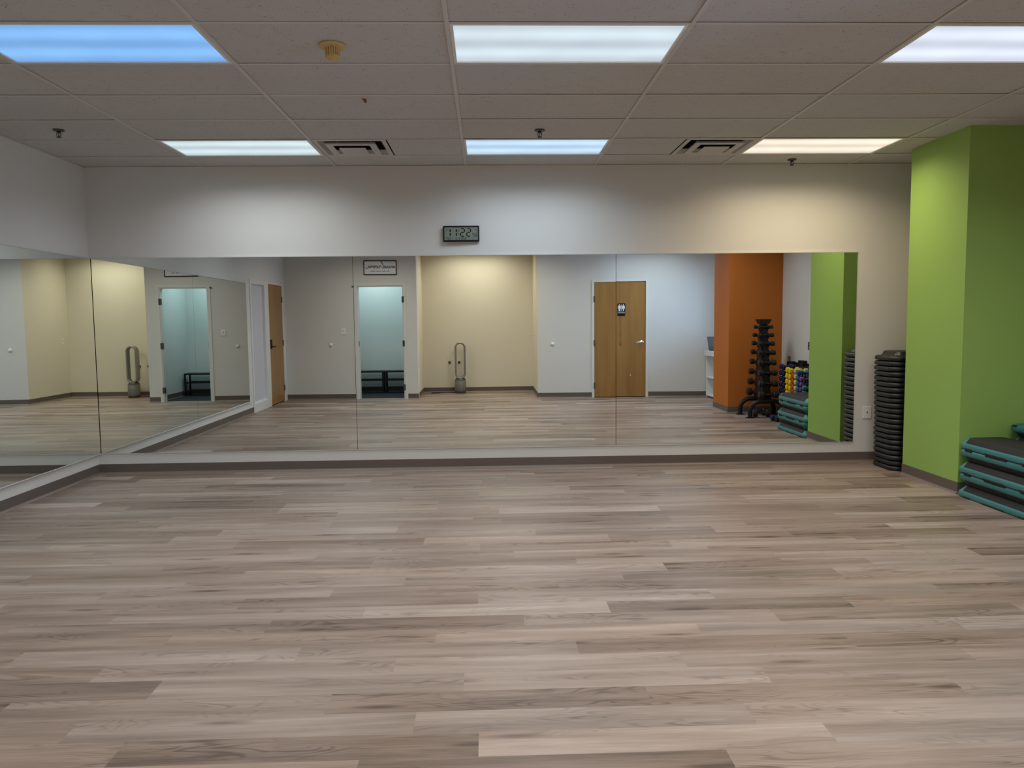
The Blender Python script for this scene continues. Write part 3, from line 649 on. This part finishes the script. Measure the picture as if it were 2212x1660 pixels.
FACE_BACK = Matrix.Rotation(BA+PI, 4, 'Z'); FACE_R = Matrix.Rotation(-PI/2, 4, 'Z')   # right wall faces -x
plate('cable_plate', 'white cable jack plate on the front wall between mirror and black steps', 'wall plate', Matrix.Translation((7.452, -.0005, .487)), .084, .117, detail='jack')
plate('light_switch', 'white light switch beside the open mudroom doorway', 'switch', Matrix.Translation(BP(1.087, .0008, 1.266)) @ FACE_BACK, .085, .121)
plate('light_switch', 'white switch plate on a side wall of the cream alcove', 'switch', Matrix.Translation((AX1-.0008, -7.92, 1.12)) @ FACE_R, .075, .118, detail='toggle')
plate('wall_outlet', 'cream outlet plate on the alcove side wall nearest the mudroom', 'outlet', Matrix.Translation((AX0+.0008, -7.75, 1.05)) @ Matrix.Rotation(PI/2, 4, 'Z'), .075, .118, CREAM, detail='socket')
plate('wall_outlet', 'steel outlet plate on the wall above the hand weights', 'outlet', Matrix.Translation((XR-.0008, -3.72, .80)) @ FACE_R, .10, .12, PLATEG, detail='socket')
plate('thermostat_plate', 'small grey plate on the wall beside the green pillar', 'wall plate', Matrix.Translation((XR-.0008, -3.03, 1.035)) @ FACE_R, .08, .11, PLATEG, detail='toggle')
for x, z, lab in ((.842, 1.014, 'round white door bumper near the light switch by the mudroom doorway'), (4.925, .992, 'round white door bumper on the back wall between alcove and restroom door')):
    c = MB(); c.lathe([(0, 0), (.034, 0), (.034, .006), (.030, .014), (.022, .022), (.010, .026), (0, .027)], 24)
    o = tag(c.build('door_bumper', PLATEW, smooth=True), lab, 'door bumper', 'round wall bumpers'); o.matrix_world = Matrix.Translation(BP(x, .0005, z)) @ Matrix.Rotation(BA, 4, 'Z') @ Matrix.Rotation(-PI/2, 4, 'X')
for x, z, lab in ((3.16, .60, 'small metal wall hook seen through the oval of the tower fan'), (2.97, .60, 'small metal wall hook beside the tower fan')):
    c = MB(); c.lathe([(0, 0), (.028, 0), (.028, .004), (.010, .008), (.009, .03), (.022, .034), (.022, .042), (0, .045)], 20)
    o = tag(c.build('wall_hook', GUN, smooth=True), lab, 'hook', 'metal hooks in the alcove'); o.matrix_world = Matrix.Translation((x, AYB+.0005, z)) @ Matrix.Rotation(-PI/2, 4, 'X')

# ------------------------------------------------------------------ tower fan in the alcove
t = thing('tower_fan', 'silver bladeless tower fan with an oval loop in the alcove', 'fan', (3.19, -7.93, 0), 3.07)
c = MB(); c.lathe([(0, .001), (.108, .001), (.112, .010), (.112, .040), (.106, .046), (0, .046)], 36); c.build('foot', DKGREY, t, smooth=True)
c = MB(); c.lathe([(0, .0465), (.110, .0465), (.112, .052), (.112, .245), (.108, .252), (0, .252)], 36); c.build('filter_drum', GREYFAN, t, smooth=True)
c = MB(); c.lathe([(0, .2525), (.113, .2525), (.113, .262), (0, .262)], 36); c.build('trim_ring', SILVER, t, smooth=True)
c = MB(); c.lathe([(0, .2625), (.105, .2625), (.098, .285), (.070, .305), (0, .305)], 36); c.build('neck', DKGREY, t, smooth=True)
def stadium(hw_, z0, z1, y, n=12):
    out = []
    for k in range(n+1): a = PI*k/n; out.append(Vector((hw_*math.cos(a), y, z1-hw_+hw_*math.sin(a))))
    for k in range(n+1): a = PI+PI*k/n; out.append(Vector((hw_*math.cos(a), y, z0+hw_+hw_*math.sin(a))))
    return out
def loop_shell(ins, name, mt, par=None):
    c = MB(); A = [stadium(o, .283 + (.108-o), 1.015-(.108-o), y) for o, y in (ins)]
    n = len(A[0]); A.append(A[0]); c.loft(A, caps=False); return c.build(name, mt, par or t, smooth=True)
lp = loop_shell([(.108, -.055), (.108, .05), (.100, .062), (.082, .058), (.072, .0), (.078, -.058), (.094, -.064)], 'loop', SILVER)
loop_shell([(.0775, -.057), (.0705, -.001), (.0805, .057), (.081, .0575), (.0708, .0), (.0777, -.0575)], 'inner_band', GREYFAN, lp)
c = MB(); pts = smooth_path([(2.62, -8.00), (2.72, -8.05), (2.86, -8.02), (3.02, -8.03), (3.08, -7.98)], 8)
pts2 = smooth_path([(2.62, -8.00), (2.60, -7.93), (2.70, -7.90), (2.80, -8.02)], 6)
c.tube([(p.x, p.z, .006) for p in pts], .0055, 6); c.tube([(p.x, p.z, .006) for p in pts2], .0055, 6)
tag(c.build('power_cord', BLACKP, smooth=True), 'black power cord lying on the alcove floor', 'cord')

# ------------------------------------------------------------------ mudroom: mat and two shoe benches
c = MB(); c.box(.35, 2.27, -8.22, -7.09, -.0035, .006); tag(c.build('floor_mat', MATNAVY, bevel=.002), 'dark navy entry mat on the mudroom floor', 'mat')
def bench(x0, x1, lab):
    t = thing('shoe_bench', lab, 'bench', ((x0+x1)/2, -8.17, -.0035), group='black shoe benches'); hx_ = (x1-x0)/2
    c = MB(); c.box(-hx_, hx_, -.15, .15, .425, .455); c.build('seat', BLACKM, t, bevel=.003)
    for z in (.27, .105):
        c = MB(); c.box(-hx_+.03, hx_-.03, -.14, -.12, z-.012, z+.015); c.box(-hx_+.03, hx_-.03, .12, .14, z-.012, z+.015)
        for k in range(7): c.box(-hx_+.03, hx_-.03, -.11+.033*k, -.098+.033*k, z, z+.008)
        c.build('shelf', BLACKM, t)
    for sx_ in (-1, 1):
        for sy_ in (-1, 1):
            c = MB(); c.box(sx_*(hx_-.015)-.015, sx_*(hx_-.015)+.015, sy_*.13-.015, sy_*.13+.015, .0, .425); c.build('leg', BLACKM, t)
bench(.74, 1.655, 'black two tier shoe bench in the mudroom, the longer one')
bench(1.675, 2.255, 'black two tier shoe bench in the mudroom corner, the shorter one')

# ------------------------------------------------------------------ desk and tablet behind the orange pillar
DX0 = 7.70; DYb = RY(8.0)+.02; DYf = -5.15
t = thing('reception_desk', 'white shelved desk with marble top behind the orange pillar', 'desk', (0, 0, 0))
c = MB(); c.box(DX0-.035, XR-.02, DYb, DYf, .755, .845); c.build('countertop', MARBLE, t, bevel=.003)
c = MB(); c.box(DX0, XR-.03, DYb+.01, DYb+.03, 0, .755); c.box(DX0, XR-.03, DYf-.05, DYf-.03, 0, .755); c.box(DX0+.3, DX0+.315, DYb+.03, DYf-.05, .02, .755); c.box(DX0, XR-.03, -5.75, -5.73, 0, .755); c.build('carcass', WHITEM, t)
c = MB(); c.box(DX0+.002, DX0+.3, DYb+.031, -5.751, .355, .373); c.box(DX0+.002, DX0+.3, -5.729, DYf-.051, .355, .373); c.build('shelf', WHITEM, t)
c = MB(); c.box(DX0+.002, DX0+.3, DYb+.031, -5.751, .03, .05); c.box(DX0+.002, DX0+.3, -5.729, DYf-.051, .03, .05); c.build('plinth', WHITEM, t)
t = thing('tablet_stand', 'grey tilted tablet on the white desk behind the orange pillar', 'tablet', (7.79, -6.30, .8455), .25)
Mx = Matrix.Rotation(math.radians(-14), 4, 'Y')
c = MB(); c.loft([[Vector((v.x*(.74+.26*(v.y+.122)/.244), y, v.y+.135)) for v in rrect(.125, .122, .012, 0)] for y in (-.008, .008)]); o = c.build('screen', mat('tablet_grey', (.20, .21, .22), .35, metal=.3), t); o.rotation_euler = (math.radians(-12), 0, 0)
c = MB(); c.box(-.08, .08, -.02, .11, 0, .012); c.build('foot', DKGREY, t, bevel=.002)
c = MB()
for a, b_ in ((.055, .165), (.07, .145), (.05, .12), (.06, .105)): c.lathe([(0, 0), (.014, 0), (.014, .001), (0, .001)], 8, M=Matrix.Rotation(math.radians(-12), 4, 'X') @ Matrix.Translation((-a+.08, .0081, b_)) @ Matrix.Rotation(-PI/2, 4, 'X'))
c.build('dark_dots', mat('dark_green_dots', (.03, .05, .02), .6), t)  # dark green dots on the screen face

# ------------------------------------------------------------------ aerobic steps
ORD = ['first', 'second', 'third', 'fourth', 'fifth', 'sixth', 'seventh', 'eighth', 'ninth', 'tenth', 'eleventh', 'twelfth', 'thirteenth', 'fourteenth', 'fifteenth', 'sixteenth',
       'seventeenth', 'eighteenth', 'nineteenth', 'twentieth', 'twenty-first', 'twenty-second']
# tall stack of oval black steps in the nook between the front wall and the green pillar
PITCH_ = .0485
def rim_loops(hx, hy, r, top=False):
    Ls = [rrect(hx-.018, hy-.018, r-.018, .0008, 8), rrect(hx-.007, hy-.007, r-.007, .003, 8), rrect(hx-.001, hy-.001, r-.001, .010, 8), rrect(hx, hy, r, .020, 8), rrect(hx-.001, hy-.001, r-.001, .030, 8), rrect(hx-.007, hy-.007, r-.007, .039, 8), rrect(hx-.018, hy-.018, r-.018, .0430, 8)]
    if top: Ls += [rrect(hx-.050, hy-.040, r-.035, .0445, 8), rrect(hx-.062, hy-.05, r-.04, .055, 8), rrect(hx-.075, hy-.058, r-.045, .082, 8), rrect(hx-.090, hy-.07, r-.05, .088, 8)]
    else: Ls += [rrect(hx-.045, hy-.045, r-.035, .0445, 8), rrect(hx-.047, hy-.047, r-.037, .0475, 8)]
    return Ls
c = MB(); c.loft(rim_loops(.345, .205, .095)); proto = c.build('aerobic_step', RUBBER, smooth=True)
NB = 22; bx, by = 7.762, -.318
rb = random.Random(5)
for k in range(NB):
    if k == 0: o = proto
    elif k == NB-1:
        c = MB(); c.loft(rim_loops(.345, .205, .095, True)); o = c.build('aerobic_step', RUBBER, smooth=True)
        c = MB(); c.lathe([(0, 0), (.006, 0), (.006, .002), (0, .002)], 10, M=Matrix.Translation((-.20, -.158, .060)) @ Matrix.Rotation(PI/2, 4, 'X')); c.build('grip_stud', DARK, o)
    else: o = proto.copy(); C.objects.link(o)
    o.location = (bx + .016*(1-k/21) + rb.uniform(-.003, .003), by + rb.uniform(-.003, .003), .0005 + k*PITCH_); o.rotation_euler = (0, 0, rb.uniform(-.008, .008))
    j = NB-1-k
    lab = 'black oval aerobic step with raised platform, topmost of the tall stack' if j == 0 else ('black oval aerobic step at the very bottom of the tall stack' if k == 0 else 'black oval aerobic step, %s from the top of the tall stack' % ORD[j])
    tag(o, lab, 'aerobic step', 'tall stack of black aerobic steps')
# teal steps
SHX, SHY, SHH = .180, .455, .094
def teal_parts(SHX=.180, SHY=.455):
    c = MB(); z = .0
    c.loft([rrect(SHX-.014, SHY-.014, .050, .0005, 8), rrect(SHX-.005, SHY-.005, .058, .0035, 8), rrect(SHX-.001, SHY-.001, .061, .009, 8), rrect(SHX, SHY, .062, .018, 8), rrect(SHX, SHY, .062, .034, 8),
            rrect(SHX-.003, SHY-.004, .060, .043, 8), rrect(SHX-.010, SHY-.013, .055, .051, 8), rrect(SHX-.034, SHY-.048, .045, .086, 8), rrect(SHX-.040, SHY-.055, .042, .0895, 8), rrect(SHX-.050, SHY-.065, .040, .0905, 8)])
    # dark cut-outs along the rim's lower edge
    body = c
    d = MB(); d.loft([rrect(SHX-.0085, SHY-.066, .03, .0520, 8), rrect(SHX-.0305, SHY-.076, .034, .0870, 8), rrect(SHX-.035, SHY-.081, .034, .0920, 8), rrect(SHX-.043, SHY-.089, .032, .0936, 8)])
    n = []
    def nb(*a): q = MB(); q.box(*a); n.append(q)
    for s in (-1, 1):
        for y0, y1 in ((-.36*SHY/.455, -.28*SHY/.455), (-.12*SHY/.455, .12*SHY/.455), (.28*SHY/.455, .36*SHY/.455)):
            nb(min(s*(SHX-.02), s*(SHX+.0005)), max(s*(SHX-.02), s*(SHX+.0005)), y0, y1, .0003, .0125)
    for y in (-1, 1): nb(-.07, .07, min(y*(SHY-.02), y*(SHY+.0005)), max(y*(SHY-.02), y*(SHY+.0005)), .0003, .0125)
    return body, d, n
def teal_step(loc, rz, flip, label, group, dims=(.180, .455), name='aerobic_step'):
    t = thing(name, label, 'aerobic step' if name == 'aerobic_step' else 'step riser', loc, rz, group)
    if flip: t.rotation_euler = (PI, 0, rz)
    bd, mt_, nn = teal_parts(*dims); bo = bd.build('body', TEAL, t, smooth=True); mt_.build('top_mat', MATB, t, smooth=True); [q.build('grip_notch', DARK, bo) for q in nn]
    return t
up_s = teal_step((7.627, -1.925, 0), 0, False, 'teal aerobic step at the bottom of the low stack by the green pillar', 'low stack of teal aerobic steps')
info = [(1, True, 'upside-down teal aerobic step, second from the bottom of the low stack', .004, -.010),
        (2, False, 'teal aerobic step in the middle of the low stack', .0, .006),
        (3, True, 'upside-down teal aerobic step, second from the top of the low stack', .012, .0),
        (4, False, 'teal aerobic step with its black top showing, uppermost of the low stack', .010, .006)]
for k, flip, lab, dx, dy in info:
    o = dup(up_s, (7.627+dx, -1.925+dy, k*.0945 + (.0940 if flip else .0)), None, lab)
    o.rotation_euler = (PI if flip else 0, 0, (.006, -.004, .008, -.006)[k-1])
# narrow risers stacked against the right wall, their end just in the frame
ris = teal_step((7.985, -1.76, 0), 0, False, 'narrow teal step riser at the very bottom of the stack behind the wide steps', 'stack of narrow teal step risers', (.143, .275), 'step_riser')
for k in range(1, 6):
    flip = k % 2 == 1
    lab = 'narrow teal step riser, topmost of the riser stack, upside down' if k == 5 else 'narrow teal step riser behind the wide steps, %s from the bottom of the riser stack' % ORD[k]
    o = dup(ris, (7.985, -1.76, k*.0945 + (.094 if flip else 0)), None, lab); o.rotation_euler = (PI if flip else 0, 0, 0)

# ------------------------------------------------------------------ black dumbbell tower
TX, TY = 7.711, -3.62
t = thing('dumbbell_tower', 'black dumbbell tower rack on arched legs in front of the orange pillar', 'weight rack', (TX, TY, 0))
ZL = [1.294, 1.178, 1.057, .930, .788, .642, .489, .334]
SL = [.085 + .0222*k for k in range(8)]          # the rack widens downwards like an A
for sy_ in (-1, 1):
    c = MB(); y = sy_*.215; pts = [(-.25, y, .012)]
    for k in range(9): a = PI - PI/2*k/8; pts.append((-.25+.15+.15*math.cos(a), y, .085+.15*math.sin(a)))
    for k in range(9): a = PI/2 - PI/2*k/8; pts.append((.25-.15+.15*math.cos(a), y, .085+.15*math.sin(a)))
    pts.append((.25, y, .012)); c.tube(pts, .032, 8); lg = c.build('arched_leg', BLACKM, t, smooth=True)
    for sx_ in (-1, 1): c = MB(); c.box(sx_*.25-.05, sx_*.25+.05, y-.045, y+.045, .0005, .012); c.build('foot_pad', BLACKM, lg)
    c = MB(); c.loft([[Vector((a*.04, sy_*yc_+b_*.022, z)) for a, b_ in ((-1, -1), (1, -1), (1, 1), (-1, 1))] for yc_, z in ((.185, .255), (.024, 1.385))]); c.build('upright', BLACKM, t, bevel=.004)
c = MB(); c.box(-.03, .03, -.215, .215, .205, .262); c.build('crossbar', BLACKM, t)
prof_ = [(.262, .055, .150)]
for z, sl in reversed(list(zip(ZL, SL))): d_ = max(sl-.062, .02); prof_ += [(z-.070, .052, d_), (z-.040, .058, d_), (z+.004, .080, d_), (z+.014, .080, d_), (z+.020, .060, d_)]
c = MB(); c.loft([[Vector((a*hw2, b_*d_, z)) for a, b_ in ((-1, -1), (1, -1), (1, 1), (-1, 1))] for z, hw2, d_ in prof_]); c.build('centre_panel', BLACKM, t)
c = MB(); c.loft([[Vector((a*hx_, b_*.085, z)) for a, b_ in ((-1, -1), (1, -1), (1, 1), (-1, 1))] for hx_, z in ((.055, 1.335), (.086, 1.395), (.090, 1.405))]); c.build('top_cap', BLACKM, t)
for z, sl in zip(ZL, SL):
    c = MB(); y0_ = max(sl-.064, .018)
    for sy_ in (-1, 1):
        for sx_ in (-1, 1):
            c.loft([[Vector((sx_*.048+a*.005, sy_*yy, z+zz)) for yy, zz in ((y0_, -.045), (sl-.020, -.019), (sl+.018, -.017), (sl+.024, .010), (sl+.030, .010), (sl+.026, -.026), (sl-.01, -.030), (y0_, -.070))] for a in (-1, 1)])
    c.box(-.0525, .0525, -y0_, y0_, z-.070, z-.040)
    c.build('cradle', BLACKM, t)
def dumbbell_mesh(R_, head, handle, n=20, hexa=False, rr_=.014):
    c = MB(); L_ = handle/2; M = Matrix.Rotation(PI/2, 4, 'Y')
    n = 6 if hexa else n; b_ = R_*.18
    c.lathe([(R_*.55, -L_-head), (R_-b_, -L_-head+.002), (R_, -L_-head+b_), (R_, -L_-b_), (R_-b_, -L_), (rr_*1.2, -L_+.002), (rr_, -L_+.012), (rr_*1.12, 0), (rr_, L_-.012), (rr_*1.2, L_-.002), (R_-b_, L_), (R_, L_+b_), (R_, L_+head-b_), (R_-b_, L_+head-.002), (R_*.55, L_+head)], n, M=M)
    return c
gname = 'round black dumbbells on the tower rack'
for k, z in enumerate(ZL):
    R_ = .027 + .0033*k; hd_ = .045+.0045*k; hl_ = 2*(.0865+.0027*k) - hd_
    pm = None
    for sy_, side in ((1, 'facing the mirror'), (-1, 'facing the doors')):
        if pm is None:
            o = dumbbell_mesh(R_, hd_, hl_, 24).build('dumbbell', RUBBER, smooth=True); pm = o
        else: o = pm.copy(); C.objects.link(o)
        o.location = (TX, TY+sy_*SL[k], z)
        lev = 'top level' if k == 0 else ('bottom level' if k == 7 else '%s level down' % ORD[k])
        tag(o, 'black dumbbell on the %s of the tower rack, side %s' % (lev, side), 'dumbbell', gname)
for x, y, R_, mt_, lab, rz in ((7.66, -3.50, .060, RUBBER, 'large black dumbbell on the floor under the arched legs', .12), (7.68, -3.70, .058, RUBBER, 'black dumbbell on the floor under the back of the tower rack', -.06)):
    o = dumbbell_mesh(R_, .07, .12, 24).build('dumbbell', mt_, smooth=True); o.location = (x, y, R_+.001); o.rotation_euler = (0, 0, rz); tag(o, lab, 'dumbbell')
NAVY = mat('navy_vinyl', (.012, .018, .10), .3); DGREEN = mat('dark_green_vinyl', (.012, .022, .018), .35)
for x, y, R_, mt_, lab in ((7.735, -3.075, .042, NAVY, 'navy dumbbell on the floor between the tower rack and the teal steps'), (7.765, -2.975, .042, DGREEN, 'dark dumbbell on the floor just beside the navy one'),
                           (7.785, -2.88, .040, DGREEN, 'dark dumbbell on the floor touching the teal steps')):
    o = dumbbell_mesh(R_, .055, .09, 20).build('dumbbell', mt_, smooth=True); o.location = (x, y, R_+.001); tag(o, lab, 'dumbbell')

# ------------------------------------------------------------------ rack of coloured hand weights along the right wall
RYA, RYB = -2.42, -3.46
t = thing('hand_weight_rack', 'black rack holding columns of coloured hand weights beside the dumbbell tower', 'weight rack', (0, 0, 0))
c = MB(); c.box(8.0, 8.12, RYB, RYB+.02, 0.0005, .80); c.build('side_panel', BLACKM, t)
c = MB(); c.box(8.0, 8.12, RYA-.02, RYA, 0.0005, .74); c.build('side_panel', BLACKM, t)
c = MB(); c.box(8.03, 8.12, RYB+.02, RYA-.02, .0005, .05); c.build('base', BLACKM, t)
c = MB(); c.box(8.085, 8.12, RYB+.02, RYA-.02, .76, .79); c.build('top_rail', BLACKM, t)
c = MB()
for k in range(24): y = RYB+.04+k*.041; c.box(8.10, 8.108, y-.006, y+.006, .05, .76)
c.build('back_slats', mat('slat_grey', (.06, .06, .065), .5), t)
c = MB(); c.loft([[Vector((x, v.x, v.y)) for v in rrect(.085, .035, .02, 0, cx=-3.03, cy=.80)] for x in (8.02, 8.08)]); c.build('label_holder', BLACKP, t)
cols_ = [('navy', (.012, .018, .13), -3.375, .036, 5, .735, .0855), ('black', (.01, .01, .012), -3.285, .036, 5, .725, .0865), ('yellow', (.78, .54, .015), -3.150, .038, 5, .700, .079),
         ('yellow', (.78, .52, .015), -3.045, .038, 5, .692, .080), ('red', (.55, .035, .02), -2.940, .034, 4, .635, .074), ('lime', (.50, .58, .14), -2.855, .034, 5, .705, .078),
         ('blue', (.01, .065, .33), -2.765, .034, 5, .685, .073), ('purple', (.17, .05, .19), -2.670, .031, 5, .605, .068), ('teal', (.02, .22, .22), -2.580, .030, 3, .50, .068)]
yc = 0
for name_, col, y, R_, n_, ztop, pit in cols_:
    mt_ = mat(name_+'_neoprene', col, .35, noise=.06, nscale=15); pm = None
    which = ''
    if name_ == 'yellow': which = ('first ' if yc == 0 else 'second '); yc += 1
    sup = MB()
    for k in range(n_):
        z = ztop-k*pit
        if z-R_ < .06: break
        if pm is None: pm = o = dumbbell_mesh(R_*1.06, .052, .080, hexa=True, rr_=.014).build('hand_weight', mt_, smooth=False, bevel=.004)
        else: o = pm.copy(); C.objects.link(o)
        o.location = (7.960, y, z); o.rotation_euler = (PI/6*0, 0, 0)
        pos = 'top one' if k == 0 else '%s from the top' % ORD[k]
        tag(o, '%s neoprene hand weight, %s in the %s%s column' % (name_, pos, which, name_), 'dumbbell', '%s%s hand weights' % (which, name_))
        sup.box(7.951, 7.969, y-.0465, y+.0465, z-.0235, z-.0155)
    sup.box(7.951, 7.969, y+.0440, y+.0475, .13, ztop); sup.box(7.951, 8.10, y+.0440, y+.0475, .12, .15); sup.build('cradle', BLACKM, t)
